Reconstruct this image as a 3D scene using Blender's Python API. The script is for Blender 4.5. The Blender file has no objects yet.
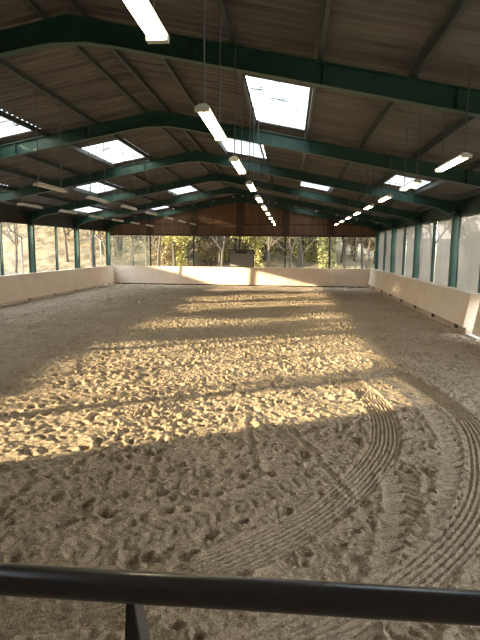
import bpy, math, random
import numpy as np
from mathutils import Vector, Matrix

SC = bpy.context.scene
COL = SC.collection
random.seed(7)
rng = np.random.default_rng(11)

# ------------------------------------------------------------------ camera solution (metres)
F_PX, YAW, PITCH, ROLL = 517.44, 0.0938, 0.1377, 0.0099
CAM = Vector((3.9136, 0.0, 2.9187))
D = 40.43          # far end of the arena
BAY = 6.2315       # portal frame spacing
SL = 0.197         # roof slope
HALF = 10.0        # half width of the sand
POST_X = 10.45     # column line
def raf_low(x): return 6.50 - SL * abs(x)      # underside of the rafters
def raf_top(x): return 6.88 - SL * abs(x)
def sheet_z(x): return 7.05 - SL * abs(x)      # underside of roof sheets

# ------------------------------------------------------------------ materials
def newmat(name):
    m = bpy.data.materials.new(name); m.use_nodes = True
    nt = m.node_tree
    for n in list(nt.nodes): nt.nodes.remove(n)
    out = nt.nodes.new('ShaderNodeOutputMaterial')
    return m, nt, out
def principled(nt, out, color=(.5, .5, .5), rough=.6, metal=0, spec=.5):
    b = nt.nodes.new('ShaderNodeBsdfPrincipled')
    b.inputs['Base Color'].default_value = (*color, 1)
    b.inputs['Roughness'].default_value = rough
    b.inputs['Metallic'].default_value = metal
    b.inputs['Specular IOR Level'].default_value = spec
    nt.links.new(b.outputs[0], out.inputs[0])
    return b
def noise_color(nt, scale, c0, c1, lo=.35, hi=.65, detail=6, vec_scale=None, rough=.6):
    tc = nt.nodes.new('ShaderNodeTexCoord')
    src = tc.outputs['Object']
    if vec_scale:
        mp = nt.nodes.new('ShaderNodeMapping'); mp.inputs['Scale'].default_value = vec_scale
        nt.links.new(src, mp.inputs['Vector']); src = mp.outputs[0]
    n = nt.nodes.new('ShaderNodeTexNoise'); n.inputs['Scale'].default_value = scale
    n.inputs['Detail'].default_value = detail; n.inputs['Roughness'].default_value = rough
    nt.links.new(src, n.inputs['Vector'])
    r = nt.nodes.new('ShaderNodeValToRGB')
    r.color_ramp.elements[0].position = lo; r.color_ramp.elements[0].color = (*c0, 1)
    r.color_ramp.elements[1].position = hi; r.color_ramp.elements[1].color = (*c1, 1)
    nt.links.new(n.outputs['Fac'], r.inputs[0])
    return r, n, src
def simple(name, c0, c1=None, scale=6, rough=.6, metal=0, spec=.5, vec_scale=None, bump=0, bscale=40):
    m, nt, out = newmat(name)
    b = principled(nt, out, c0, rough, metal, spec)
    if c1 is not None:
        r, n, src = noise_color(nt, scale, c0, c1, vec_scale=vec_scale)
        nt.links.new(r.outputs[0], b.inputs['Base Color'])
        if bump:
            n2 = nt.nodes.new('ShaderNodeTexNoise'); n2.inputs['Scale'].default_value = bscale
            n2.inputs['Detail'].default_value = 4
            nt.links.new(src, n2.inputs['Vector'])
            bp = nt.nodes.new('ShaderNodeBump'); bp.inputs['Strength'].default_value = bump
            bp.inputs['Distance'].default_value = .02
            nt.links.new(n2.outputs['Fac'], bp.inputs['Height'])
            nt.links.new(bp.outputs[0], b.inputs['Normal'])
    return m
def emissive(name, color, strength):
    m, nt, out = newmat(name)
    e = nt.nodes.new('ShaderNodeEmission'); e.inputs[0].default_value = (*color, 1); e.inputs[1].default_value = strength
    nt.links.new(e.outputs[0], out.inputs[0])
    return m

M = {}
M['green'] = simple('green_paint', (.013, .054, .038), (.022, .074, .052), 3, .45, 0, .5)
M['green_dark'] = simple('dark_green_paint', (.012, .035, .028), (.022, .05, .04), 3, .5)
M['purlin'] = simple('purlin_paint', (.035, .05, .042), (.055, .07, .06), 5, .5)
M['sheet'] = simple('fibre_cement_sheet', (.09, .081, .076), (.185, .168, .158), .9, .7, 0, .4, vec_scale=(.5, 3, 1))
M['gable'] = simple('brown_boards', (.14, .077, .048), (.245, .146, .094), 2.2, .7, 0, .2, vec_scale=(7, 7, .35))
M['gable_frame'] = simple('dark_brown_frame', (.05, .026, .016), (.075, .04, .026), 3, .7)
M['kick'] = simple('kickboard_paint', (.78, .63, .49), (.86, .72, .58), 1.2, .55, 0, .3)
M['kickbase'] = simple('kickboard_base', (.36, .27, .19), (.5, .39, .28), 4, .8)
M['black'] = simple('black_wood', (.02, .017, .014), (.035, .03, .025), 8, .8)
M['rail'] = simple('rail_paint', (.06, .050, .045), (.075, .064, .058), 60, .34, 0, .6)
_rb = [n for n in M['rail'].node_tree.nodes if n.type == 'BSDF_PRINCIPLED'][0]; _rb.inputs['Coat Weight'].default_value = .4; _rb.inputs['Coat Roughness'].default_value = .12
M['railpost'] = simple('rail_post_paint', (.045, .042, .040), (.06, .056, .053), 30, .4, 0, .5)
M['white_metal'] = simple('white_enamel', (.62, .59, .52), (.7, .67, .60), 5, .45)
M['tube_off'] = simple('unlit_tube', (.66, .64, .58), None, rough=.3)
M['tube_on'] = emissive('lit_tube', (1, .86, .55), 16)
M['wire'] = simple('wire_grey', (.10, .10, .10), None, rough=.5)
M['pipe'] = simple('white_plastic', (.74, .72, .66), (.8, .78, .73), 4, .4)
M['board'] = simple('grey_board', (.22, .205, .195), (.29, .27, .255), 3, .5, vec_scale=(1, 1, 6))
M['boardframe'] = simple('black_frame', (.02, .02, .018), None, rough=.6)
M['deck'] = simple('deck_planks', (.16, .12, .085), (.24, .18, .13), 3, .8, vec_scale=(1, 8, 1))
M['concrete'] = simple('concrete', (.40, .35, .29), (.52, .46, .38), 5, .9)
M['daylight_pale'] = simple('daylight_gap_pale', (.55, .55, .53), None, rough=.4, metal=.4)  # pale tone standing in for daylight at the purlin ends
M['bark'] = simple('bark', (.065, .053, .037), (.14, .113, .08), 6, .9, vec_scale=(4, 4, 1))
M['twig'] = simple('twig', (.17, .12, .075), (.25, .18, .115), 3, .9)
M['leaf_yellow'] = simple('yellow_green_leaf', (.46, .43, .14), (.70, .63, .26), 1.5, .6)
M['leaf_green'] = simple('ivy_leaf', (.26, .27, .10), (.48, .46, .20), 1.5, .5)
M['leaf_tan'] = simple('dry_leaf', (.38, .31, .18), (.60, .50, .32), 1.5, .8)

def leafy(m):
    nt = m.node_tree; out = [n for n in nt.nodes if n.type == 'OUTPUT_MATERIAL'][0]
    b = [n for n in nt.nodes if n.type == 'BSDF_PRINCIPLED'][0]
    tr = nt.nodes.new('ShaderNodeBsdfTranslucent')
    src = b.inputs['Base Color'].links[0].from_socket
    nt.links.new(src, tr.inputs[0])
    mx = nt.nodes.new('ShaderNodeMixShader'); mx.inputs[0].default_value = .35
    nt.links.new(b.outputs[0], mx.inputs[1]); nt.links.new(tr.outputs[0], mx.inputs[2]); nt.links.new(mx.outputs[0], out.inputs[0])
for k in ('leaf_yellow', 'leaf_green', 'leaf_tan'): leafy(M[k])

# skylight: weathered translucent sheet with dirt
def mk_skylight():
    m, nt, out = newmat('translucent_sheet')
    r, n, src = noise_color(nt, 2.4, (.04, .038, .034), (.7, .7, .68), lo=.33, hi=.43, vec_scale=(.7, 3.5, 1))
    t = nt.nodes.new('ShaderNodeBsdfTranslucent'); nt.links.new(r.outputs[0], t.inputs[0])
    g = nt.nodes.new('ShaderNodeBsdfTransparent'); nt.links.new(r.outputs[0], g.inputs[0])
    mx = nt.nodes.new('ShaderNodeMixShader'); mx.inputs[0].default_value = .45
    nt.links.new(t.outputs[0], mx.inputs[1]); nt.links.new(g.outputs[0], mx.inputs[2]); nt.links.new(mx.outputs[0], out.inputs[0])
    return m
M['skylight'] = mk_skylight()
def mk_net(name, col, open_):
    m, nt, out = newmat(name)
    r, n, src = noise_color(nt, 1.2, tuple(c * .85 for c in col), col, vec_scale=(1, 1, .5))
    d = nt.nodes.new('ShaderNodeBsdfDiffuse'); nt.links.new(r.outputs[0], d.inputs[0])
    t = nt.nodes.new('ShaderNodeBsdfTranslucent'); nt.links.new(r.outputs[0], t.inputs[0])
    m1 = nt.nodes.new('ShaderNodeMixShader'); m1.inputs[0].default_value = .6
    nt.links.new(d.outputs[0], m1.inputs[1]); nt.links.new(t.outputs[0], m1.inputs[2])
    g = nt.nodes.new('ShaderNodeBsdfTransparent')
    m2 = nt.nodes.new('ShaderNodeMixShader'); m2.inputs[0].default_value = open_
    nt.links.new(m1.outputs[0], m2.inputs[1]); nt.links.new(g.outputs[0], m2.inputs[2]); nt.links.new(m2.outputs[0], out.inputs[0])
    return m
M['net_grey'] = mk_net('grey_windbreak_net', (.185, .163, .138), .08)
M['net_green'] = mk_net('green_windbreak_net', (.30, .32, .25), .58)

def mk_sand():
    m, nt, out = newmat('arena_sand')
    b = principled(nt, out, (.4, .3, .2), .95, 0, .15)
    tc = nt.nodes.new('ShaderNodeTexCoord')
    def noise(scale, det=5):
        n = nt.nodes.new('ShaderNodeTexNoise'); n.inputs['Scale'].default_value = scale; n.inputs['Detail'].default_value = det
        n.inputs['Roughness'].default_value = .65
        nt.links.new(tc.outputs['Object'], n.inputs['Vector']); return n
    n1 = noise(.45); n2 = noise(16); n3 = noise(60, 4)
    r1 = nt.nodes.new('ShaderNodeValToRGB')
    r1.color_ramp.elements[0].position = .36; r1.color_ramp.elements[0].color = (.44, .345, .24, 1)
    r1.color_ramp.elements[1].position = .64; r1.color_ramp.elements[1].color = (.52, .415, .298, 1)
    nt.links.new(n1.outputs['Fac'], r1.inputs[0])
    r2 = nt.nodes.new('ShaderNodeValToRGB')
    r2.color_ramp.elements[0].position = .30; r2.color_ramp.elements[0].color = (.52, .50, .46, 1)
    r2.color_ramp.elements[1].position = .60; r2.color_ramp.elements[1].color = (1.08, 1.07, 1.05, 1)
    nt.links.new(n2.outputs['Fac'], r2.inputs[0])
    mx = nt.nodes.new('ShaderNodeMix'); mx.data_type = 'RGBA'; mx.blend_type = 'MULTIPLY'; mx.inputs['Factor'].default_value = .75
    nt.links.new(r1.outputs[0], mx.inputs['A']); nt.links.new(r2.outputs[0], mx.inputs['B'])
    nt.links.new(mx.outputs['Result'], b.inputs['Base Color'])
    r3 = nt.nodes.new('ShaderNodeValToRGB')
    r3.color_ramp.elements[0].position = .34; r3.color_ramp.elements[0].color = (.55, .53, .50, 1)
    r3.color_ramp.elements[1].position = .58; r3.color_ramp.elements[1].color = (1.15, 1.15, 1.12, 1)
    nt.links.new(n3.outputs['Fac'], r3.inputs[0])
    mx2 = nt.nodes.new('ShaderNodeMix'); mx2.data_type = 'RGBA'; mx2.blend_type = 'MULTIPLY'; mx2.inputs['Factor'].default_value = .8
    nt.links.new(mx.outputs['Result'], mx2.inputs['A']); nt.links.new(r3.outputs[0], mx2.inputs['B'])
    nt.links.new(mx2.outputs['Result'], b.inputs['Base Color'])
    bp = nt.nodes.new('ShaderNodeBump'); bp.inputs['Strength'].default_value = 1; bp.inputs['Distance'].default_value = .03
    nt.links.new(n3.outputs['Fac'], bp.inputs['Height']); nt.links.new(bp.outputs[0], b.inputs['Normal'])
    return m
M['sand'] = mk_sand()
def mk_hill():
    m, nt, out = newmat('hillside')
    b = principled(nt, out, (.4, .3, .2), .95, 0, .1)
    r, n, src = noise_color(nt, .9, (.085, .066, .038), (.26, .21, .13), lo=.36, hi=.62, detail=10, rough=.72)
    tc = nt.nodes.new('ShaderNodeTexCoord'); sp = nt.nodes.new('ShaderNodeSeparateXYZ')
    nt.links.new(tc.outputs['Object'], sp.inputs[0])
    mr = nt.nodes.new('ShaderNodeMapRange'); mr.inputs['From Min'].default_value = 6; mr.inputs['From Max'].default_value = 11
    nt.links.new(sp.outputs['X'], mr.inputs['Value'])
    mx = nt.nodes.new('ShaderNodeMix'); mx.data_type = 'RGBA'
    nt.links.new(mr.outputs[0], mx.inputs['Factor'])
    nt.links.new(r.outputs[0], mx.inputs['A'])
    r2, _, _ = noise_color(nt, .35, (.20, .18, .10), (.36, .31, .20))
    nt.links.new(r2.outputs[0], mx.inputs['B'])
    nt.links.new(mx.outputs['Result'], b.inputs['Base Color'])
    return m
M['hill'] = mk_hill()

# ------------------------------------------------------------------ mesh builder
class MB:
    def __init__(s): s.v = []; s.f = []; s.smooth = []
    def add(s, vs, fs, smooth=False):
        o = len(s.v); s.v += [tuple(v) for v in vs]
        s.f += [tuple(i + o for i in f) for f in fs]; s.smooth += [smooth] * len(fs)
        return s
    def box(s, x0, x1, y0, y1, z0, z1):
        vs = [(x, y, z) for z in (z0, z1) for y in (y0, y1) for x in (x0, x1)]
        return s.add(vs, [(0, 2, 3, 1), (4, 5, 7, 6), (0, 1, 5, 4), (2, 6, 7, 3), (0, 4, 6, 2), (1, 3, 7, 5)])
    def hexa(s, a, b):          # a, b: two quads (same winding) joined
        n = len(a)
        fs = [tuple(range(n))[::-1], tuple(range(n, 2 * n))]
        fs += [(i, (i + 1) % n, n + (i + 1) % n, n + i) for i in range(n)]
        return s.add(list(a) + list(b), fs)
    def prism_y(s, prof, y0, y1):   # prof: list of (x,z)
        return s.hexa([(x, y0, z) for x, z in prof], [(x, y1, z) for x, z in prof])
    def tube(s, pts, rad, n=8, cap=True):
        pts = [Vector(p) for p in pts]
        if not hasattr(rad, '__len__'): rad = [rad] * len(pts)
        rings = []
        prev = None
        for i, p in enumerate(pts):
            t = (pts[min(i + 1, len(pts) - 1)] - pts[max(i - 1, 0)]).normalized()
            if prev is None:
                a = Vector((0, 0, 1)) if abs(t.z) < .9 else Vector((1, 0, 0))
                u = t.cross(a).normalized()
            else:
                u = (prev - t * prev.dot(t)).normalized()
            prev = u; w = t.cross(u)
            rings.append([p + (u * math.cos(2 * math.pi * k / n) + w * math.sin(2 * math.pi * k / n)) * rad[i] for k in range(n)])
        vs = [q for r in rings for q in r]
        fs = [(i * n + k, i * n + (k + 1) % n, (i + 1) * n + (k + 1) % n, (i + 1) * n + k) for i in range(len(pts) - 1) for k in range(n)]
        s.add(vs, fs, True)
        if cap:
            s.add([*rings[0], *rings[-1]], [tuple(range(n))[::-1], tuple(range(n, 2 * n))])
        return s
    def build(s, name, mat, parent=None):
        me = bpy.data.meshes.new(name)
        me.from_pydata(s.v, [], s.f); me.polygons.foreach_set('use_smooth', s.smooth)
        me.materials.append(mat); me.update()
        o = bpy.data.objects.new(name, me); COL.objects.link(o)
        if parent is not None: o.parent = parent
        return o
def tag(o, label, cat, group=None, kind=None):
    o['label'] = label; o['category'] = cat
    if group: o['group'] = group
    if kind: o['kind'] = kind
    return o
def empty(name, loc, rz=0):
    o = bpy.data.objects.new(name, None); COL.objects.link(o)
    o.location = loc; o.rotation_euler = (0, 0, rz); o.empty_display_size = .2
    return o
def struct(o, label=None, cat=None):
    o['kind'] = 'structure'
    if label: o['label'] = label
    if cat: o['category'] = cat
    return o
def copy_tree(o, parent=None):
    c = o.copy(); COL.objects.link(c)
    if parent is not None: c.parent = parent
    for ch in list(o.children): copy_tree(ch, c)
    return c
def bevel(o, w=.006, seg=2):
    b = o.modifiers.new('edge', 'BEVEL'); b.width = w; b.segments = seg; b.limit_method = 'ANGLE'
    return o
NTH = ['first', 'second', 'third', 'fourth', 'fifth', 'sixth', 'seventh', 'eighth', 'ninth', 'tenth', 'eleventh', 'twelfth', 'thirteenth', 'fourteenth', 'fifteenth', 'sixteenth']

# ------------------------------------------------------------------ the sand floor
def vnoise(x, y, scale, seed):
    r = np.random.default_rng(seed); N = 1024
    T = r.random((N, N)).astype(np.float32)
    X = x / scale + 200.3; Y = y / scale + 57.7
    xi = np.floor(X).astype(int); yi = np.floor(Y).astype(int)
    fx = X - xi; fy = Y - yi
    fx = fx * fx * (3 - 2 * fx); fy = fy * fy * (3 - 2 * fy)
    xi %= N; yi %= N; x2 = (xi + 1) % N; y2 = (yi + 1) % N
    a = T[yi][:, xi]; b = T[yi][:, x2]; c = T[y2][:, xi]; d = T[y2][:, x2]
    fy = fy[:, None]; fx = fx[None, :]
    return (a * (1 - fx) + b * fx) * (1 - fy) + (c * (1 - fx) + d * fx) * fy - .5

def spline(pts, step=.03):
    P = [np.array(p, float) for p in pts]; out = []
    P = [2 * P[0] - P[1]] + P + [2 * P[-1] - P[-2]]
    for i in range(1, len(P) - 2):
        n = max(2, int(np.linalg.norm(P[i + 1] - P[i]) / step))
        for t in np.linspace(0, 1, n, endpoint=False):
            a, b, c, d = P[i - 1:i + 3]
            out.append(.5 * ((2 * b) + (c - a) * t + (2 * a - 5 * b + 4 * c - d) * t * t + (3 * b - a - 3 * c + d) * t ** 3))
    return np.array(out)

def make_floor():
    xs = np.concatenate([np.arange(-10.35, -1, .034), np.arange(-1, 1, .026), np.arange(1, 7.4, .0115), np.arange(7.4, 10.36, .03)])
    ys = np.concatenate([np.arange(.9, 3.2, .06), np.arange(3.2, 7.5, .0125), np.arange(7.5, 11, .02), np.arange(11, 18, .034), np.arange(18, D + .36, .055)])
    nx, ny = len(xs), len(ys)
    Z = np.zeros((ny, nx), np.float32)
    for sc, am, sd in ((1.7, .04, 1), (.6, .03, 2), (.27, .026, 3), (.13, .026, 4), (.06, .022, 5), (.033, .014, 6)):
        Z += am * vnoise(xs, ys, sc, sd)
    # hoof prints
    dens = vnoise(np.arange(-11, 11, .5), np.arange(0, 42, .5), 2.2, 9)
    n = 16500
    px = rng.uniform(-10, 10, n); py = rng.uniform(1, D, n); keep = rng.random(n)
    rad = rng.uniform(.032, .080, n); dep = rng.uniform(.025, .07, n); ang = rng.uniform(0, 6.28, n)
    for k in range(n):
        dv = dens[int(py[k] / .5), int((px[k] + 11) / .5)]
        if keep[k] > .78 + 1.0 * dv: continue
        R = rad[k] * 2.3
        i0, i1 = np.searchsorted(xs, (px[k] - R, px[k] + R)); j0, j1 = np.searchsorted(ys, (py[k] - R, py[k] + R))
        if i1 <= i0 or j1 <= j0: continue
        dx = xs[i0:i1][None, :] - px[k]; dy = ys[j0:j1][:, None] - py[k]
        ca, sa = math.cos(ang[k]), math.sin(ang[k])
        u = (dx * ca + dy * sa) / 1.18; w = (-dx * sa + dy * ca)
        r = np.sqrt(u * u + w * w) / rad[k]
        h = -dep[k] * np.exp(-(r ** 4)) + .30 * dep[k] * np.exp(-((r - 1.45) / .36) ** 2) * (1 + .7 * np.clip(u / rad[k], -1, 1))
        Z[j0:j1, i0:i1] += h.astype(np.float32)
    # clods thrown up between the prints
    n = 16000
    px = rng.uniform(-9.8, 9.8, n); py = 3 + 15 * rng.random(n) ** 1.3; rad = rng.uniform(.014, .036, n); hh = rng.uniform(.008, .024, n)
    for k in range(n):
        R = rad[k] * 1.8
        i0, i1 = np.searchsorted(xs, (px[k] - R, px[k] + R)); j0, j1 = np.searchsorted(ys, (py[k] - R, py[k] + R))
        if i1 <= i0 or j1 <= j0: continue
        dx = xs[i0:i1][None, :] - px[k]; dy = ys[j0:j1][:, None] - py[k]
        Z[j0:j1, i0:i1] += (hh[k] * np.exp(-((dx * dx + dy * dy) / rad[k] ** 2) ** 2)).astype(np.float32)
    # wheel and roller tracks
    def track(pts, width, kind, depth=.02, amp=.016, ribs=6):
        C = spline(pts)
        s = np.concatenate([[0], np.cumsum(np.linalg.norm(np.diff(C, axis=0), axis=1))])
        T = np.gradient(C, axis=0); T /= np.linalg.norm(T, axis=1)[:, None]
        m = width / 2 + .12
        i0, i1 = np.searchsorted(xs, (C[:, 0].min() - m, C[:, 0].max() + m)); j0, j1 = np.searchsorted(ys, (C[:, 1].min() - m, C[:, 1].max() + m))
        gx, gy = np.meshgrid(xs[i0:i1], ys[j0:j1])
        best = np.full(gx.shape, 9e9); dl = np.zeros(gx.shape); ss = np.zeros(gx.shape)
        for q in range(0, len(C), 2):
            ddx = gx - C[q, 0]; ddy = gy - C[q, 1]; d2 = ddx * ddx + ddy * ddy
            mk = d2 < best
            best[mk] = d2[mk]
            lat = ddx * -T[q, 1] + ddy * T[q, 0]; al = ddx * T[q, 0] + ddy * T[q, 1]
            dl[mk] = lat[mk]; ss[mk] = (s[q] + al)[mk]
        a = np.sqrt(best)
        w = np.clip((width / 2 + .05 - a) / .08, 0, 1)
        zz = Z[j0:j1, i0:i1]
        sm = np.float32(.32 if kind == 'rib' else .2) * zz
        if kind == 'rib':
            ph = dl / width * ribs * 2 * math.pi + .5 * np.sin(ss * 2.1)
            pat = amp * (np.clip(np.cos(ph), -.6, 1) ** 1) - depth
        else:
            side = np.sign(dl)
            ph = (ss + .55 * np.abs(dl) + np.where(side > 0, .13, 0)) / .26
            fr = ph - np.floor(ph)
            lug = np.exp(-((fr - .5) / .12) ** 2)
            pat = -depth - amp * lug * np.clip(1.15 - np.abs(dl) / (width / 2) * .3, 0, 1) + amp * .5 * np.exp(-((fr - .16) / .12) ** 2)
        rim = .022 * np.exp(-((a - width / 2 - .05) / .045) ** 2)
        Z[j0:j1, i0:i1] = zz * (1 - w) + (sm + pat) * w + rim
    track([(1.2, 3.35), (1.71, 3.52), (2.42, 3.78), (3.17, 4.25), (3.69, 4.72), (4.43, 5.6), (5.14, 6.9), (5.5, 8.1), (5.62, 9.7), (5.3, 11.6)], .44, 'rib', .010, .018, 7)
    track([(4.55, 3.4), (4.86, 4.1), (5.1, 4.94), (5.33, 5.91), (5.38, 6.6)], .42, 'lug', .006, .05)
    track([(4.95, 3.9), (5.5, 5.08), (5.96, 5.98), (6.39, 7.21), (6.58, 8.44), (6.53, 10.15), (6.2, 12.0)], .46, 'lug', .006, .048)
    track([(3.6, 3.3), (4.13, 3.65), (4.93, 4.24), (5.55, 4.91), (6.11, 5.76), (6.6, 6.9), (6.98, 8.4), (7.0, 10.0), (6.6, 12.3)], .42, 'rib', .010, .017, 6)
    track([(2.0, 4.55), (2.7, 5.0), (3.4, 5.6), (4.1, 6.5)], .40, 'lug', .004, .03)
    track([(5.4 + 1.0 * math.cos(a), 13.4 + 1.2 * math.sin(a)) for a in np.linspace(-1.2, 2.6, 9)], .45, 'rib', .012, .015, 5)
    track([(3.3, 8.9), (3.35, 7.6), (3.6, 6.3)], .07, 'rib', .006, .008, 2)
    track([(3.9, 8.4), (4.35, 7.0), (4.7, 5.9)], .07, 'rib', .006, .008, 2)
    # sand kicked up against the boards
    ex = np.clip((np.abs(xs) - 9.2) / .9, 0, 1) ** 2 * .06
    Z += ex[None, :].astype(np.float32)
    Z -= Z.mean()
    V = np.empty((ny, nx, 3), np.float32); V[..., 0] = xs[None, :]; V[..., 1] = ys[:, None]; V[..., 2] = Z
    me = bpy.data.meshes.new('floor')
    idx = np.arange(ny * nx).reshape(ny, nx)
    q = np.stack([idx[:-1, :-1], idx[:-1, 1:], idx[1:, 1:], idx[1:, :-1]], -1).reshape(-1)
    nf = len(q) // 4
    me.vertices.add(ny * nx); me.vertices.foreach_set('co', V.reshape(-1))
    me.loops.add(nf * 4); me.loops.foreach_set('vertex_index', q.astype(np.int32))
    me.polygons.add(nf); me.polygons.foreach_set('loop_start', np.arange(0, nf * 4, 4, dtype=np.int32))
    me.polygons.foreach_set('loop_total', np.full(nf, 4, np.int32))
    me.polygons.foreach_set('use_smooth', np.ones(nf, bool))
    me.materials.append(M['sand']); me.update(calc_edges=True)
    o = bpy.data.objects.new('floor', me); COL.objects.link(o)
    struct(o, 'rutted brown sand floor of the riding arena', 'floor')
make_floor()

# ------------------------------------------------------------------ roof sheets and skylights
PUR_R = [.25, 1.27, 2.83, 4.31, 5.86, 7.38, 8.9, 10.35]
PUR_L = [-.42, -1.96, -3.52, -5.06, -6.56, -8.12, -9.62, -10.4]
EAVE = 10.95
Y_NEAR = -3.2
PITCH_W = .26
def corr(y): return .032 * math.tanh(2.2 * math.cos(2 * math.pi * y / PITCH_W))
def corrugated(x0, x1, y0, y1, lift=0., per=8):
    m = MB(); n = max(2, int(round((y1 - y0) / PITCH_W * per)))
    step = (y1 - y0) / n; th = .007
    vs = []; fs = []
    for i in range(n + 1):
        y = y0 + i * step; c = corr(y)
        for x in (x0, x1):
            z = sheet_z(x) + .036 + lift + c
            vs += [(x, y, z), (x, y, z + th)]
    for i in range(n):
        a = i * 4; b = a + 4
        fs += [(a, a + 2, b + 2, b), (a + 1, b + 1, b + 3, a + 3)]
    fs += [(0, 1, 3, 2), (n * 4, n * 4 + 2, n * 4 + 3, n * 4 + 1)]
    m.add(vs, fs, True)
    return m
# (name of side, purlin gap, y0, y1)
SKY = [
    (2.90, 4.29, 10.75, 14.75, 'large skylight of three clear sheets over the middle row of lit lamps'),
    (1.33, 2.77, 17.3, 21.25, 'skylight behind the first dark beam, just past the large skylight'),
    (-3.48, -2.02, 17.3, 21.3, 'white skylight above the nearest row of unlit lamps, largest on the open side'),
    (-5.0, -3.58, 11.0, 14.8, 'skylight cut by the frame edge on the open side'),
    (-6.5, -5.12, 23.9, 27.4, 'second white skylight on the open side, beyond the largest one'),
    (-9.56, -8.18, 30.2, 33.9, 'skylight low by the eaves on the open side, above the last window bays'),
    (-3.46, -2.02, 30.6, 33.8, 'narrow skylight high on the open side slope near the brown gable'),
    (-6.5, -5.12, 36.6, 39.6, 'thin sliver of skylight in the last bay on the open side'),
    (7.44, 8.84, 18.4, 21.4, 'bright skylight on the netted side above the lit lamps'),
    (4.37, 5.8, 24.6, 27.6, 'slim skylight strip partly behind a beam on the netted side slope'),
    (4.37, 5.8, 36.4, 39.4, 'last tiny skylight on the netted side slope by the brown gable'),
    (4.37, 5.8, 3.6, 7.0, 'skylight over the near sand on the netted side, above the frame edge'),  # three unseen skylights added to light the near sand and rail
    (-5.0, -3.58, 3.6, 7.4, 'skylight over the near sand on the open side, above the frame edge'),
    (.36, 1.24, -1.6, 1.6, 'skylight straight above the viewing rail'),
    (-9.56, -8.18, 17.9, 21.4, 'skylight by the eaves on the open side, mostly beyond the frame edge'),
]
SKY = [(a + .1 * (i == 0), b, (c_ + 1.0 if c_ > 15 else c_ + .6) if c_ > 9 else c_ - .5, min((d + .4 if c_ > 15 else d + .6) if c_ > 9 else d - .5, {11.0: 15.4}.get(c_, 99), 40.2), l) for i, (a, b, c_, d, l) in enumerate(SKY)]
roof = empty('ceiling', (0, D / 2, 0)); struct(roof, 'dark corrugated roof sheeting on two slopes', 'roof')
roof_off = Vector(roof.location)
def place_world(o, parent):
    o.parent = parent; o.matrix_parent_inverse = Matrix.Translation(-Vector(parent.location)); return o
edges = [-EAVE] + [-9.59, -8.15, -6.53, -5.09, -3.55, -1.99, -.08] + [1.30, 2.90, 4.31, 5.83, 7.41, 8.87] + [EAVE]
for i in range(len(edges) - 1):
    x0, x1 = edges[i], edges[i + 1]; cuts = sorted([(s[2], s[3]) for s in SKY if x0 - .1 < (s[0] + s[1]) / 2 < x1 + .1])
    y = Y_NEAR; segs = []
    for a, b in cuts: segs.append((y, a)); y = b
    segs.append((y, D + .25))
    mm = MB()
    for a, b in segs:
        c = corrugated(x0, x1, a, b); mm.add(c.v, c.f, True)
    place_world(mm.build('roof_sheet', M['sheet']), roof)
# ridge capping
rc = MB(); rc.add([(-.5, Y_NEAR, sheet_z(.42) + .09), (-.08, Y_NEAR, sheet_z(0) + .12), (.36, Y_NEAR, sheet_z(.44) + .09), (-.5, D + .25, sheet_z(.42) + .09), (-.08, D + .25, sheet_z(0) + .12), (.36, D + .25, sheet_z(.44) + .09)], [(0, 1, 4, 3), (1, 2, 5, 4)])
place_world(rc.build('ridge_capping', M['sheet']), roof)
for x0, x1, y0, y1, lab in SKY:
    e = empty('skylight', ((x0 + x1) / 2, (y0 + y1) / 2, sheet_z((x0 + x1) / 2) + .03)); tag(e, lab, 'skylight', 'roof skylights')
    n = 3 if y1 - y0 > 3.3 else 3
    x0e, x1e = x0 - .05, x1 + .05
    for k in range(n):
        a = y0 - .04 + (y1 - y0 + .08) * k / n; b = y0 - .04 + (y1 - y0 + .08) * (k + 1) / n
        o = corrugated(x0e, x1e, a + (.012 if k else 0), b - (.012 if k < n - 1 else 0), lift=.012).build('translucent_sheet', M['skylight']); place_world(o, e)
        if k:
            lp = MB(); lp.hexa([(x0e, a - .02, sheet_z(x0e) + .05), (x1e, a - .02, sheet_z(x1e) + .05), (x1e, a + .02, sheet_z(x1e) + .05), (x0e, a + .02, sheet_z(x0e) + .05)],
                               [(x0e, a - .02, sheet_z(x0e) + .085), (x1e, a - .02, sheet_z(x1e) + .085), (x1e, a + .02, sheet_z(x1e) + .085), (x0e, a + .02, sheet_z(x0e) + .085)])
            place_world(lp.build('lap_strip', M['sheet']), e)

# ------------------------------------------------------------------ purlins
def purlin(x, label):
    e = empty('purlin', (x, D / 2, raf_top(x) + .02)); tag(e, label, 'purlin', 'roof purlins')
    sg = 1 if x >= 0 else -1
    z0, z1 = raf_top(x) + .012, sheet_z(x) - .0
    m = MB(); L0, L1 = Y_NEAR, D + .1
    # Z section
    m.prism_y([(x - .006, z0), (x + .006, z0), (x + .006, z1), (x - .006, z1)], L0, L1)
    m.prism_y([(x, z0), (x + .062, z0 - sg * .012), (x + .062, z0 + .012 - sg * .012), (x, z0 + .012)], L0, L1)
    m.prism_y([(x - .062, z1 - .012 + sg * .012), (x, z1 - .012), (x, z1), (x - .062, z1 + sg * .012)], L0, L1)
    place_world(m.build('z_bar', M['purlin']), e)
    b = MB(); b.box(x - .09, x + .05, D - .42, D - .28, z0 - .05, z0 + .06)  # pale block in place of daylight glimpsed through the gap at the gable
    place_world(b.build('daylight_gap_block', M['daylight_pale']), e)
for i, x in enumerate(PUR_R):
    lab = ['dull green ridge purlin on the netted side of the ridge'] + ['dull green roof purlin, %s below the ridge on the netted side slope' % NTH[k] for k in range(6)] + ['dull green eaves purlin above the netted side wall']
    purlin(x, lab[i])
for i, x in enumerate(PUR_L):
    lab = ['dull green ridge purlin on the open side of the ridge'] + ['dull green roof purlin, %s below the ridge on the open side slope' % NTH[k] for k in range(6)] + ['dull green eaves purlin above the open side wall']
    purlin(x, lab[i])

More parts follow.
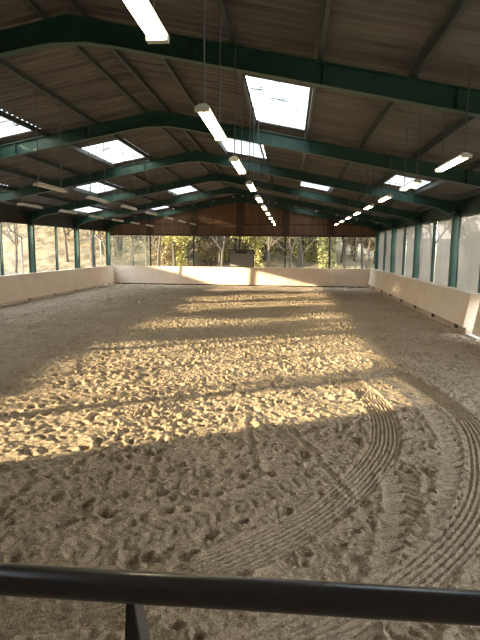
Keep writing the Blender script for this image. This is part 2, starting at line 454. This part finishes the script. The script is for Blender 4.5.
# ------------------------------------------------------------------ portal frames
def ibeam_col(m, x, y, z0, z1, dx=.32, dy=.17, t=.02):
    m.box(x - dx / 2, x - dx / 2 + t, y - dy / 2, y + dy / 2, z0, z1)
    m.box(x + dx / 2 - t, x + dx / 2, y - dy / 2, y + dy / 2, z0, z1)
    m.box(x - dx / 2, x + dx / 2, y - .008, y + .008, z0, z1)
def portal(y, label, gable=False):
    e = empty('portal_frame', (0, y, 0)); tag(e, label, 'portal frame', 'green steel portal frames', 'thing')
    for sg in (-1, 1):
        m = MB(); px = sg * (POST_X + (.07 if sg > 0 else 0)); ibeam_col(m, px, y, 0, raf_low(10.4) + .06)
        m.box(px - .22, px + .22, y - .15, y + .15, 0, .03)
        place_world(m.build('column', M['green']), e)
        m = MB(); xe = sg * 10.68; t = .02; fw = .09
        def strip(lo, hi, w):
            a = [(0, y - w, lo(0)), (xe, y - w, lo(xe)), (xe, y - w, hi(xe)), (0, y - w, hi(0))]
            b = [(x_, y + w, z_) for x_, _, z_ in a]
            m.hexa(a, b)
        strip(raf_low, lambda x: raf_low(x) + t, fw)
        strip(lambda x: raf_top(x) - t, raf_top, fw)
        strip(lambda x: raf_low(x) + t, lambda x: raf_top(x) - t, .006)
        for xs_ in (2.2, 4.4, 6.6, 8.8):
            m.box(sg * xs_ - .005, sg * xs_ + .005, y - .07, y + .07, raf_low(xs_) + t, raf_top(xs_) - t)
        place_world(m.build('rafter', M['green']), e)
        m = MB(); a = [(sg * 10.3, y - .05, raf_low(10.3)), (sg * 10.3, y - .05, raf_low(10.3) - .16), (sg * 9.7, y - .05, raf_low(9.7))]
        m.hexa(a, [(p, y + .05, z) for p, _, z in a])
        place_world(m.build('eaves_haunch', M['green']), e)
    m = MB(); a = [(-.75, y - .085, raf_low(.75) - .005), (-.32, y - .085, raf_low(.32) - .02), (.32, y - .085, raf_low(.32) - .02), (.75, y - .085, raf_low(.75) - .005), (0, y - .085, raf_low(0) + .1)]
    m.hexa(a, [(p, y + .085, z) for p, _, z in a])
    place_world(m.build('apex_plate', M['green']), e)
flab = ['green steel portal frame with its rafter crossing the brown gable', 'green steel portal frame next before the gable', 'green steel portal frame, third back from the gable',
        'green steel portal frame whose rafter ends at the broad post beside the netted screen', 'green steel portal frame crossing just beyond the large skylight',
        'huge green steel portal frame spanning over the foreground sand', 'green steel portal frame close above the dark handrail']
for k in range(7): portal(D - k * BAY - (.14 if k == 0 else 0), flab[k], k == 0)

# ------------------------------------------------------------------ side posts, eaves rails, walls
WT_L, WT_R = 4.12, 4.24
def side_post(x, y, z1, label, mat='green_dark', w=.07, d=.14):
    m = MB(); ibeam_col(m, x, y, 0, z1, d, w, .012)
    m.box(x - d / 2 - .03, x + d / 2 + .03, y - w / 2 - .03, y + w / 2 + .03, 0, .02)
    tag(m.build('side_post', M[mat]), label, 'post', 'slim posts between the portal columns')
for k in range(6):
    y = D - (k + .5) * BAY
    side_post(-POST_X, y, WT_L + .1, 'slim dark post in the open side wall, %s from the gable' % NTH[k])
    if k < 4: side_post(POST_X + .07, y, WT_R + .1, 'slim dark post between grey nets on the netted side, %s from the gable' % NTH[k])
# walls of sheeting over the openings
wl = MB(); wl.box(-10.72, -10.64, Y_NEAR, D + .2, WT_L, sheet_z(10.68) + .0); 
wl.box(-10.64, -10.5, 3.1, D, WT_L, WT_L + .12)
M['dark_sheet'] = simple('dark_side_sheeting', (.026, .024, .022), (.04, .037, .034), 3, .7)
struct(wl.build('wall_left', M['dark_sheet']))
struct(MB().box(-10.72, -10.64, Y_NEAR, 0.5, -.1, WT_L).build('wall_left_end', M['gable_frame']))
wr = MB(); wr.box(10.70, 10.78, Y_NEAR, D + .2, WT_R, sheet_z(10.74));
wr.box(10.58, 10.70, 3.1, D, WT_R, WT_R + .12)
struct(wr.build('wall_right', M['green_dark']))
wn = MB(); wn.add([(-10.9, Y_NEAR, -.1), (10.9, Y_NEAR, -.1), (10.9, Y_NEAR, sheet_z(10.9)), (0, Y_NEAR, sheet_z(0)), (-10.9, Y_NEAR, sheet_z(10.9)),
                   (-10.9, Y_NEAR - .1, -.1), (10.9, Y_NEAR - .1, -.1), (10.9, Y_NEAR - .1, sheet_z(10.9)), (0, Y_NEAR - .1, sheet_z(0)), (-10.9, Y_NEAR - .1, sheet_z(10.9))],
                  [(0, 1, 2, 3, 4), (9, 8, 7, 6, 5)] + [(i, (i + 1) % 5 + 0, 5 + (i + 1) % 5, 5 + i) for i in range(5)])
struct(wn.build('wall_near', M['gable_frame']))

# far gable: boarded triangle over the openings
GZ = 3.86; GY = D + .12
GP = [-10.5, -7.08, -3.6, .02, 3.56, 6.95, 10.5]
gw = empty('wall_far', (0, GY, GZ)); struct(gw, 'brown timber boarded gable above the far openings', 'wall')
bd = MB(); bw = .15; x = -10.6
while x < 10.6:
    x1 = min(x + bw - .008, 10.6); zt0, zt1 = sheet_z(x) , sheet_z(x1)
    j = .006 * ((int((x + 20) / bw) * 7) % 3)
    if x < 0 < x1: x1 = -.001; zt1 = sheet_z(0)
    bd.hexa([(x, GY - .01 + j, GZ), (x1, GY - .01 + j, GZ), (x1, GY - .01 + j, zt1), (x, GY - .01 + j, zt0)], [(x, GY + .03, GZ), (x1, GY + .03, GZ), (x1, GY + .03, zt1), (x, GY + .03, zt0)])
    x += bw
place_world(bd.build('boarding', M['gable']), gw)
bk = MB(); a = [(-10.7, GY + .04, GZ), (10.7, GY + .04, GZ), (10.7, GY + .04, sheet_z(10.7)), (0, GY + .04, sheet_z(0)), (-10.7, GY + .04, sheet_z(10.7))]
bk.hexa(a, [(p, GY + .06, z) for p, _, z in a]); place_world(bk.build('backing', M['gable_frame']), gw)
rl = MB(); rl.box(-10.5, 10.5, GY - .09, GY - .01, GZ - .02, GZ + .09); rl.box(-9.4, 9.4, GY - .06, GY - .01, 4.72, 4.78); place_world(rl.build('rail', M['gable_frame']), gw)
for i, x in enumerate(GP[1:-1]):
    m = MB(); m.box(x - .26, x + .26, GY - .10, GY - .02, GZ + .09, sheet_z(x) - .2); place_world(m.build('gable_post', M['gable_frame']), gw)
    m = MB(); ibeam_col(m, x, GY - .02, 0, GZ, .10, .10, .012); m.box(x - .12, x + .12, GY - .1, GY + .08, 0, .02)
    tag(m.build('window_post', M['green_dark']), ['slim dark post in the gable opening, next to the open side corner', 'slim dark post in the gable opening, second from the open side', 'slim dark post in the gable opening behind the grey board',
        'slim dark post in the gable opening, second from the netted side', 'slim dark post in the gable opening, next to the netted side corner'][i], 'post', 'slim posts in the gable opening')

# ------------------------------------------------------------------ kickboards
KT = 1.42
def kick_side(sg, y0, y1, xb, xt, zb, name, label, ledge=.3, seam=2.4):
    e = empty(name, (sg * xb, (y0 + y1) / 2, 0)); tag(e, label, 'kickboard', 'arena kickboards')
    y = y0
    n = max(1, int(round((y1 - y0) / seam))); st = (y1 - y0) / n
    for k in range(n):
        a, b = y0 + k * st, y0 + (k + 1) * st - (.004 if k < n - 1 else 0)
        m = MB(); m.prism_y([(sg * xb, zb), (sg * (xb + .04), zb), (sg * (xt + .04), KT), (sg * xt, KT)], a, b)
        place_world(bevel(m.build('panel', M['kick'])), e)
    m = MB(); m.box(min(sg * (xt - .01), sg * (xt + ledge)), max(sg * (xt - .01), sg * (xt + ledge)), y0, y1, KT, KT + .035); place_world(bevel(m.build('top_ledge', M['kick'])), e)
    m = MB(); m.box(min(sg * (xb + .1), sg * (xb + .14)), max(sg * (xb + .1), sg * (xb + .14)), y0, y1, -.08, zb + .02); place_world(m.build('base_board', M['kickbase']), e)
    k = y0 + .9
    while k < y1:
        m = MB(); m.box(min(sg * (xb + .03), sg * (xb + .12)), max(sg * (xb + .03), sg * (xb + .12)), k - .09, k + .09, max(.02, zb - .16), zb + .005); place_world(m.build('support_block', M['black']), e)
        k += 3.1157
    return e
eR = kick_side(1, 18.35, D - .02, 9.92, 10.12, .30, 'kickboard', 'long cream kickboard leaning outwards below the grey nets', .40)
m = MB(); m.hexa([(9.93, 18.33, .28), (10.30, 18.33, .28), (10.52, 18.33, KT + .035), (10.12, 18.33, KT + .035)], [(9.93, 18.355, .28), (10.30, 18.355, .28), (10.52, 18.355, KT + .035), (10.12, 18.355, KT + .035)])
place_world(m.build('end_board', M['kick']), eR)
kick_side(-1, .95, D - .02, 10.02, 10.14, .13, 'kickboard', 'long shaded kickboard below the open side windows', .22)
# gate panel continuing towards the rail on the netted side
g = empty('arena_gate', (10.0, 15.8, 0)); tag(g, 'pale boarded gate beyond the end of the long cream kickboard', 'gate')
m = MB(); m.prism_y([(9.95, .2), (9.99, .2), (10.19, KT), (10.15, KT)], 14.2, 17.5); place_world(bevel(m.build('gate_board', M['kick'])), g)
m = MB(); m.box(10.03, 10.12, 14.25, 17.45, .3, .4); m.box(10.17, 10.26, 14.25, 17.45, 1.1, 1.2); place_world(m.build('gate_rail', M['kickbase']), g)
m = MB(); m.box(10.46, 10.56, 14.1, 14.22, 0, 1.5); place_world(m.build('hanging_post', M['green_dark']), g)
m = MB(); m.box(9.98, 10.65, 17.2, 18.3, -.12, .09); tag(bevel(m.build('concrete_sill', M['concrete']), .03), 'pale concrete sill in the gap between kickboard and gate', 'concrete sill')
kick_side(1, .95, 14.05, 10.02, 10.14, .13, 'kickboard', 'cream kickboard beside the viewing rail, beyond the gate', .22)
# far kickboard
e = empty('kickboard', (0, D, 0)); tag(e, 'sunlit cream kickboard along the foot of the brown gable', 'kickboard', 'arena kickboards')
for k in range(8):
    a, b = -10.1 + k * 20.2 / 8, -10.1 + (k + 1) * 20.2 / 8 - (.004 if k < 7 else 0)
    m = MB(); m.hexa([(a, D - .02, .09), (b, D - .02, .09), (b, D + .03, KT), (a, D + .03, KT)], [(a, D + .02, .09), (b, D + .02, .09), (b, D + .07, KT), (a, D + .07, KT)])
    place_world(bevel(m.build('panel', M['kick'])), e)
m = MB(); m.box(-10.1, 10.1, D + .045, D + .085, -.08, .1); place_world(m.build('base_board', M['black']), e)
m = MB(); m.box(-10.14, 10.14, D + .02, D + .26, KT, KT + .03); place_world(bevel(m.build('top_ledge', M['kick'])), e)

# ------------------------------------------------------------------ grey board on the far kickboard
b = empty('notice_board', (.17, D - .02, KT + .035)); tag(b, 'dark grey framed board standing on the sunlit far kickboard', 'board')
bx0, bx1, bz0, bz1 = -.83, 1.17, KT + .035, KT + 1.40
m = MB(); m.box(bx0 + .06, bx1 - .06, D - .01, D + .02, bz0 + .06, bz1 - .06); place_world(m.build('board_face', M['board']), b)
m = MB(); m.box(bx0, bx1, D - .03, D + .03, bz1 - .08, bz1); m.box(bx0, bx1, D - .03, D + .03, bz0, bz0 + .05); m.box(bx0, bx0 + .06, D - .03, D + .03, bz0, bz1); m.box(bx1 - .06, bx1, D - .03, D + .03, bz0, bz1)
place_world(bevel(m.build('board_border', M['boardframe'])), b)
m = MB(); m.box(-.30, .62, D - .025, D - .012, bz1 - .30, bz1 - .12); place_world(m.build('top_shadow_strip', M['boardframe']), b)  # dark strip standing in for the shadow below the board's top edge
m = MB(); m.tube([(.17, D - .045, 1.06), (.17, D - .045, 1.2)], .022, 6); tag(m.build('hook', M['boardframe']), 'small dark hook on the sunlit kickboard under the grey board', 'hook')

# ------------------------------------------------------------------ nets
def net(y0, y1, label):
    e = empty('windbreak_net', (10.60, (y0 + y1) / 2, KT)); tag(e, label, 'windbreak net', 'grey windbreak nets')
    m = MB(); n = 10; vs = []; fs = []
    for i in range(n + 1):
        for j in range(7):
            y = y0 + (y1 - y0) * i / n; z = KT - .1 + (WT_R - .02 - KT + .1) * j / 6
            vs.append((10.60 + .02 * math.sin(i * 1.9 + j * 1.3 + y0), y, z))
    for i in range(n):
        for j in range(6):
            a = i * 7 + j; fs.append((a, a + 7, a + 8, a + 1))
    m.add(vs, fs, True); place_world(m.build('mesh_sheet', M['net_grey']), e)
    m = MB(); m.tube([(10.60, y0, WT_R - .03), (10.60, y1, WT_R - .03)], .02, 6); place_world(m.build('top_batten', M['green_dark']), e)
    m = MB(); m.tube([(10.60, y0, KT - .08), (10.60, y1, KT - .08)], .02, 6); place_world(m.build('bottom_batten', M['green_dark']), e)
for k in range(9):
    yc1 = D - k * BAY / 2; yc0 = yc1 - BAY / 2
    g0 = .30 if k % 2 == 1 else .14
    net(yc0 + (.17 if k % 2 else .09), yc1 - (.24 if k % 2 == 0 else .16), 'grey windbreak net on the netted side, %s from the gable' % NTH[k])
# greenish nets behind two gable openings next to the open side
for i, lab in ((0, 'faint green net in the gable opening at the open side corner'),):
    m = MB(); a, b_ = GP[1] + .06, GP[2] - .06
    vs = []; fs = []
    for p in range(9):
        for q in range(6):
            vs.append((GP[0] + .2 + (GP[1] - GP[0] - .3) * p / 8, GY + .12 + .015 * math.sin(p * 2 + q), KT - .05 + (GZ - KT + .08) * q / 5))
    for p in range(8):
        for q in range(5): fs.append((p * 6 + q, p * 6 + q + 6, p * 6 + q + 7, p * 6 + q + 1))
    m.add(vs, fs, True); tag(m.build('windbreak_net', M['net_green']), lab, 'windbreak net')

# ------------------------------------------------------------------ downpipes
def pipe(pts, label, r=.05):
    e = empty('downpipe', pts[-1]); tag(e, label, 'downpipe', 'white downpipes')
    place_world(MB().tube(pts, r, 10).build('pipe', M['pipe']), e)
    for i in (1, 2):
        p = Vector(pts[i]); place_world(MB().tube([p + Vector((0, 0, .06)), p - Vector((0, 0, .06))], r + .014, 10).build('elbow', M['pipe']), e)
    p = Vector(pts[-2]).lerp(Vector(pts[-1]), .35); place_world(MB().box(p.x - .075, p.x + .075, p.y - .075, p.y + .075, p.z - .02, p.z + .02).build('clip', M['pipe']), e)
pipe([(-10.85, 26.1, 4.25), (-10.85, 26.45, 3.78), (-10.85, 27.62, 3.38), (-10.85, 27.62, 0)], 'white cranked downpipe outside the open side, beside the widest window')
pipe([(-10.85, 38.2, 4.25), (-10.85, 38.7, 3.78), (-10.85, 39.75, 3.45), (-10.85, 39.75, 0)], 'white cranked downpipe outside the open side by the gable corner')
pipe([(10.95, 39.0, 4.5), (10.95, 39.4, 4.28), (10.95, 40.2, 3.9), (10.95, 40.2, 0)], 'white downpipe outside the netted side at the gable corner')

# ------------------------------------------------------------------ lamps
def make_lamp(lit):
    e = empty('fluorescent_lamp', (0, 0, 0))
    L = .74
    m = MB(); m.hexa([(-.04, -L, .065), (.04, -L, .065), (.075, -L, .035), (-.075, -L, .035)], [(-.04, L, .065), (.04, L, .065), (.075, L, .035), (-.075, L, .035)])
    m.build('reflector', M['white_metal'], e)
    m = MB(); m.box(-.04, .04, -L * .94, L * .94, .065, .085); m.build('ballast_housing', M['white_metal'], e)
    for s in (-1, 1):
        MB().tube([(s * .038, -L + .03, .012), (s * .038, L - .03, .012)], .019, 8).build('tube', M['tube_on' if lit else 'tube_off'], e)
        MB().box(-.075, .075, s * L - .03, s * L + .03, -.008, .045).build('end_cap', M['white_metal'], e)
    return e
lamp_on = make_lamp(True); lamp_off = make_lamp(False)
wire_mesh = {}
# copies are made before wires are parented to the source, so each lamp gets its own wires
lamps = []
for k in range(10): lamps.append((1, 2.97, 3.0 if k == 0 else 3.22 + 3.1 * k, 4.335, 'lit fluorescent lamp in the long middle row, %s from the rail' % NTH[k], 'lit lamps in the middle row', sheet_z(2.97)))
for k in range(8): lamps.append((1, 6.6, 9.3 + 3.1 * k, 4.345, 'lit fluorescent lamp in the row on the netted side, %s from the rail' % NTH[k], 'lit lamps on the netted side', sheet_z(6.6)))
for k in range(7): lamps.append((0, -1.99, 12.6 + 3.16 * k, 4.32, 'unlit fluorescent lamp in the row below the large open side skylight, %s from the rail' % NTH[k], 'unlit lamps nearer the ridge', raf_top(1.99)))
for k in range(6): lamps.append((0, -5.1, 17.6 + 3.1 * k, 4.28, 'unlit fluorescent lamp in the row by the open side wall, %s from the rail' % NTH[k], 'unlit lamps by the open side wall', raf_top(5.1)))
srcs = {1: [lamp_on] + [copy_tree(lamp_on) for _ in range(17)], 0: [lamp_off] + [copy_tree(lamp_off) for _ in range(12)]}
cnt = {0: 0, 1: 0}
for lit, x, y, z, lab, grp, top in lamps:
    o = srcs[lit][cnt[lit]]; cnt[lit] += 1
    o.location = (x, y, z); tag(o, lab, 'lamp', grp)
    key = round(top - z, 3)
    for s in (-1, 1):
        if key not in wire_mesh:
            w = MB().tube([(0, 0, .08), (0, 0, top - z)], .010, 6).build('hanging_wire', M['wire']); wire_mesh[key] = w.data
        else:
            w = bpy.data.objects.new('hanging_wire', wire_mesh[key]); COL.objects.link(w)
        w.parent = o; w.location = (0, s * .62, 0)

# ------------------------------------------------------------------ viewing platform and rail
pf = MB(); pf.box(-10.0, 10.0, -3.1, .80, 1.22, 1.34)
for xx in (-8, -4, 0, 4, 8): pf.box(xx - .06, xx + .06, .55, .67, -.1, 1.22)
struct(tag(pf.build('viewing_platform', M['deck']), 'planked viewing platform behind the rail', 'platform'))
m = MB(); m.box(-10.0, 10.0, .80, .86, -.1, 1.34); struct(m.build('wall_platform_front', M['kick']))
def rail_z(x): return 2.372 + .013 * (x - 3.45)
r = empty('handrail', (3.9, .75, 1.34)); tag(r, 'thick dark metal handrail crossing the bottom of the view', 'handrail')
place_world(MB().tube([(-2.7, .75, rail_z(-2.7)), (9.9, .75, rail_z(9.9))], .0245, 28).build('top_tube', M['rail']), r)
for xx in (-1.25, 1.19, 3.668, 6.14, 8.62):
    zt = rail_z(xx) - .018
    m = MB(); m.hexa([(xx - .004, .74, zt), (xx + .010, .74, zt), (xx + .010, .775, zt), (xx - .004, .775, zt)], [(xx - .008, .735, zt - .1), (xx + .026, .735, zt - .1), (xx + .026, .78, zt - .1), (xx - .008, .78, zt - .1)])
    m.box(xx - .008, xx + .026, .735, .78, 1.34, zt - .1); place_world(bevel(m.build('rail_post', M['railpost']), .003), r)
    m = MB(); m.box(xx - .05, xx + .066, .70, .799, 1.34, 1.352); place_world(m.build('foot_plate', M['railpost']), r)

# ------------------------------------------------------------------ land outside
def sstep(v, a, b):
    t = min(1, max(0, (v - a) / (b - a))); return t * t * (3 - 2 * t)
def land(x, y):
    z = -.15
    hx = 7.5 * (1 - .40 * sstep(x, 4, 13)) if x > -40 else 7.5
    z += hx * sstep(y, 45, 70) if x > -60 else 0
    # wooded bank along the open side, dropping away beyond the gable
    z += 5.75 * sstep(-x, 13.5, 25) * (1 - sstep(y, 33, 46)) * (1 - sstep(-x, 30, 60) * .8)
    z += 2.2 * sstep(x, 16, 34) * (1 - sstep(y, 40, 52))
    return z
def make_land():
    xs = np.arange(-80, 81, 1.0); ys = np.arange(-40, 131, 1.0)
    vs = []; fs = []
    for y in ys:
        for x in xs:
            out = max(abs(x) - 12, 0, y - 43)
            vs.append((x, y, land(x, y) + (random.uniform(-.12, .12) if out > 0 else 0)))
    nx = len(xs)
    for j in range(len(ys) - 1):
        for i in range(nx - 1):
            a = j * nx + i; fs.append((a, a + 1, a + nx + 1, a + nx))
    m = MB(); m.add(vs, fs, True); o = m.build('ground', M['hill']); struct(o)
make_land()

def branch_tree(seed, h, r0, levels=4, spread=.75, ivy=0, leaf=0, leaf_mat=None, name='bare_tree'):
    rr = random.Random(seed); tw = MB(); tips = []; trunk_pts = []
    def grow(p, d, L, r, lev):
        n = 4 if lev == 0 else 3; pts = [p.copy()]; q = p.copy(); dd = d.copy()
        for i in range(n):
            dd = (dd + Vector((rr.uniform(-1, 1), rr.uniform(-1, 1), rr.uniform(-.4, .7))) * (.10 if lev == 0 else .2)).normalized()
            q = q + dd * (L / n); pts.append(q.copy())
        rads = [r * (1 - .55 * i / n) for i in range(n + 1)]
        tw.tube(pts, rads, 6 if lev == 0 else (4 if lev < 3 else 3), cap=False)
        if lev == 0: trunk_pts.extend(pts)
        if lev >= 2: tips.extend(pts[1:])
        if lev < levels:
            nb = 6 if lev == 0 else 4
            for k in range(nb):
                f = rr.uniform(.32, 1.0) if lev == 0 else rr.uniform(.25, 1)
                i = min(n - 1, int(f * n)); bp = pts[i].lerp(pts[i + 1], f * n - i)
                a = rr.uniform(0, 6.283); side = Vector((math.cos(a), math.sin(a), rr.uniform(-.1, .6)))
                nd = (dd * (1 - spread * .6) + side * spread).normalized()
                grow(bp, nd, L * rr.uniform(.48, .66), max(.02, r * rr.uniform(.38, .55)), lev + 1)
    grow(Vector((0, 0, -.3)), Vector((0, 0, 1)), h, r0, 0)
    e = empty(name, (0, 0, 0)); tw.build('branches', M['bark'], e)
    if leaf:
        lv = MB()
        for _ in range(leaf):
            if ivy and rr.random() < ivy:
                t = rr.random() ** .8 * .95 * (len(trunk_pts) - 1); i = min(int(t), len(trunk_pts) - 2)
                c = trunk_pts[i].lerp(trunk_pts[i + 1], t - i); a = rr.uniform(0, 6.28); ra = rr.uniform(.1, .75)
                c = c + Vector((math.cos(a) * ra, math.sin(a) * ra, rr.uniform(-.2, .2)))
            else:
                c = rr.choice(tips) + Vector((rr.gauss(0, .25), rr.gauss(0, .25), rr.gauss(0, .22)))
            s = rr.uniform(.07, .15)
            u = Vector((rr.gauss(0, 1), rr.gauss(0, 1), rr.gauss(0, 1))).normalized(); w = u.cross(Vector((rr.gauss(0, 1), rr.gauss(0, 1), rr.gauss(0, 1)))).normalized()
            lv.add([c - u * s, c + w * s * .6, c + u * s, c - w * s * .6], [(0, 1, 2, 3)])
        lv.build('foliage', leaf_mat, e)
    return e
bare_a = branch_tree(3, 5.5, .16, 4); bare_b = branch_tree(8, 6.5, .13, 4, .65, name='bare_tree')
ivy_t = branch_tree(21, 5.0, .20, 3, .8, ivy=.6, leaf=3800, leaf_mat=M['leaf_green'], name='ivy_clad_tree')
yel_t = branch_tree(33, 4.6, .15, 3, .85, ivy=.25, leaf=4200, leaf_mat=M['leaf_yellow'], name='yellow_leaved_tree')
tan_t = branch_tree(45, 3.2, .10, 3, .95, ivy=.1, leaf=3600, leaf_mat=M['leaf_tan'], name='dry_leaved_bush')
seen = set()
def plant(src, x, y, rz, s, label, cat, group, sz=None):
    o = src if src.name not in seen else copy_tree(src)
    seen.add(src.name)
    o.location = (x, y, land(x, y)); o.rotation_euler = (0, 0, rz); o.scale = (s, s, sz or s)
    tag(o, label, cat, group)
R = random.Random(5)
# beyond the gable
far_list = []
for k in range(30):
    x = -16 + k * .98 + R.uniform(-.4, .4)
    far_list.append((bare_a if R.random() < .5 else bare_b, x, R.uniform(46.5, 56), 'bare leafless tree standing beyond the gable openings', 'tree', 'bare trees beyond the gable'))
for k in range(10): far_list.append((bare_a if k % 2 else bare_b, 8.2 + k * .95, R.uniform(48, 57), 'bare leafless tree against the pale field beyond the gable openings', 'tree', 'bare trees before the pale field'))
for k in range(5): far_list.append((tan_t, 9.0 + k * 1.6, R.uniform(53, 60), 'sunlit tan bush with dry leaves beyond the gable openings', 'bush', 'dry bushes beyond the gable'))
for x in (-12.2, -5.0, 6.2, 7.6): far_list.append((ivy_t, x, R.uniform(50, 58), 'ivy clad dark green tree beyond the gable openings', 'tree', 'ivy clad trees beyond the gable'))
for x in (-8.0, -6.6, -2.8, -.9, .7, 1.9, 3.0, 4.2, 5.2): far_list.append((yel_t, x, R.uniform(49, 57), 'sunlit yellow green tree beyond the gable openings', 'tree', 'yellow green trees beyond the gable'))
for k in range(22): far_list.append((tan_t, -15 + k * 1.03 + R.uniform(-.4, .4), R.uniform(47.5, 63), 'sunlit tan bush with dry leaves beyond the gable openings', 'bush', 'dry bushes beyond the gable'))
for src, x, y, lab, cat, grp in far_list: plant(src, x, y, R.uniform(0, 6.28), R.uniform(.85, 1.25), lab, cat, grp)
# seen through the open side
for x, y in ((-22, 47), (-25, 56), (-19, 52), (-30, 58), (-17, 57), (-21, 62), (-27, 50), (-15.5, 50)):
    plant(bare_b if R.random() < .5 else bare_a, x, y, R.uniform(0, 6.28), R.uniform(.9, 1.3), 'bare leafless tree on the bank seen through the open side', 'tree', 'bare trees seen through the open side')
for x, y in ((-24, 60), (-18, 62), (-33, 62), (-28, 63), (-21, 57), (-15, 60)):
    plant(tan_t, x, y, R.uniform(0, 6.28), R.uniform(.9, 1.2), 'tan bush with dry leaves on the bank seen through the open side', 'bush', 'dry bushes seen through the open side')
# unseen trees and bushes added on the sunny bank to shade the sand
for src, x, y, sc_ in ((tan_t, -20, 5.9, .85), (bare_a, -19.5, -1.2, .62), (bare_b, -21, 2.6, .7), (tan_t, -20, 11.8, .9), (bare_a, -18.5, 8.4, .7), (ivy_t, -20, 17.4, .5),
                       (bare_b, -22, 14, .7), (tan_t, -19, 23.4, .8), (bare_b, -20, 27, .7)):
    kind = src.name.split('.')[0].replace('_', ' ')
    plant(src, x, y, R.uniform(0, 6.28), sc_, kind + ' added unseen on the sunny bank beside the open side to shade the sand', 'bush' if 'bush' in kind else 'tree', kind + ' row added on the sunny bank')
# beyond the nets
for x, y in ((20, 34), (24, 46), (18, 42), (22, 38)):
    plant(ivy_t, x, y, R.uniform(0, 6.28), R.uniform(.8, 1.1), 'green tree showing faintly through the grey nets', 'tree', 'trees behind the nets')

# ------------------------------------------------------------------ light
w = bpy.data.worlds.new('World'); SC.world = w; w.use_nodes = True
nt = w.node_tree
for n in list(nt.nodes): nt.nodes.remove(n)
wo = nt.nodes.new('ShaderNodeOutputWorld'); bg = nt.nodes.new('ShaderNodeBackground')
tc = nt.nodes.new('ShaderNodeTexCoord'); sp = nt.nodes.new('ShaderNodeSeparateXYZ'); rp = nt.nodes.new('ShaderNodeValToRGB')
nt.links.new(tc.outputs['Generated'], sp.inputs[0]); nt.links.new(sp.outputs['Z'], rp.inputs[0])
rp.color_ramp.elements[0].position = 0; rp.color_ramp.elements[0].color = (1, .90, .74, 1)
rp.color_ramp.elements[1].position = .55; rp.color_ramp.elements[1].color = (.72, .84, 1, 1)
nt.links.new(rp.outputs[0], bg.inputs[0]); bg.inputs[1].default_value = 5.6
nt.links.new(bg.outputs[0], wo.inputs[0])
sd = bpy.data.lights.new('sun', 'SUN'); sd.energy = 15.5; sd.angle = .014; sd.color = (1, .83, .54)
so = bpy.data.objects.new('sun', sd); COL.objects.link(so)
so.rotation_euler = Vector((1, .54, -.242)).to_track_quat('-Z', 'Y').to_euler()
def portal_light(name, loc, direction, sx, sy):
    l = bpy.data.lights.new(name, 'AREA'); l.shape = 'RECTANGLE'; l.size = sx; l.size_y = sy
    l.cycles.is_portal = True
    o = bpy.data.objects.new(name, l); COL.objects.link(o); o.location = loc
    o.rotation_euler = Vector(direction).to_track_quat('-Z', 'Z').to_euler(); return o
portal_light('daylight_left', (-10.9, 21.6, 2.75), (1, 0, 0), 37.5, 2.6)
portal_light('daylight_right', (11.2, 21.6, 2.85), (-1, 0, 0), 37.5, 2.8)
portal_light('daylight_far', (0, D + .5, 2.65), (0, -1, 0), 21, 2.4)
for x0, x1, y0, y1, lab in SKY:
    portal_light('daylight_roof', ((x0 + x1) / 2, (y0 + y1) / 2, sheet_z((x0 + x1) / 2) + .3), (0, 0, -1), x1 - x0 + .1, y1 - y0 + .1)

# ------------------------------------------------------------------ camera
cd = bpy.data.cameras.new('camera'); cam = bpy.data.objects.new('camera', cd); COL.objects.link(cam)
cd.sensor_fit = 'VERTICAL'; cd.sensor_height = 24; cd.lens = F_PX / 640 * 24; cd.clip_start = .05; cd.clip_end = 500
fw = Vector((-math.sin(YAW), math.cos(YAW), 0)); rt = Vector((math.cos(YAW), math.sin(YAW), 0)); up = Vector((0, 0, 1))
f2 = fw * math.cos(PITCH) - up * math.sin(PITCH); u2 = up * math.cos(PITCH) + fw * math.sin(PITCH)
Rr = rt * math.cos(ROLL) + u2 * math.sin(ROLL); Uu = u2 * math.cos(ROLL) - rt * math.sin(ROLL)
mw = Matrix((Rr, Uu, -f2)).transposed().to_4x4(); mw.translation = CAM
cam.matrix_world = mw
SC.camera = cam
SC.view_settings.view_transform = 'Standard'; SC.view_settings.look = 'None'
SC.view_settings.exposure = .38; SC.view_settings.gamma = 1; SC.view_settings.use_curve_mapping = False
SC.cycles.max_bounces = 10; SC.cycles.diffuse_bounces = 6; SC.cycles.transparent_max_bounces = 16
SC.cycles.sample_clamp_indirect = 8
SC.cycles.use_denoising = True; SC.cycles.denoising_input_passes = 'RGB_ALBEDO_NORMAL'; SC.cycles.denoising_prefilter = 'NONE'
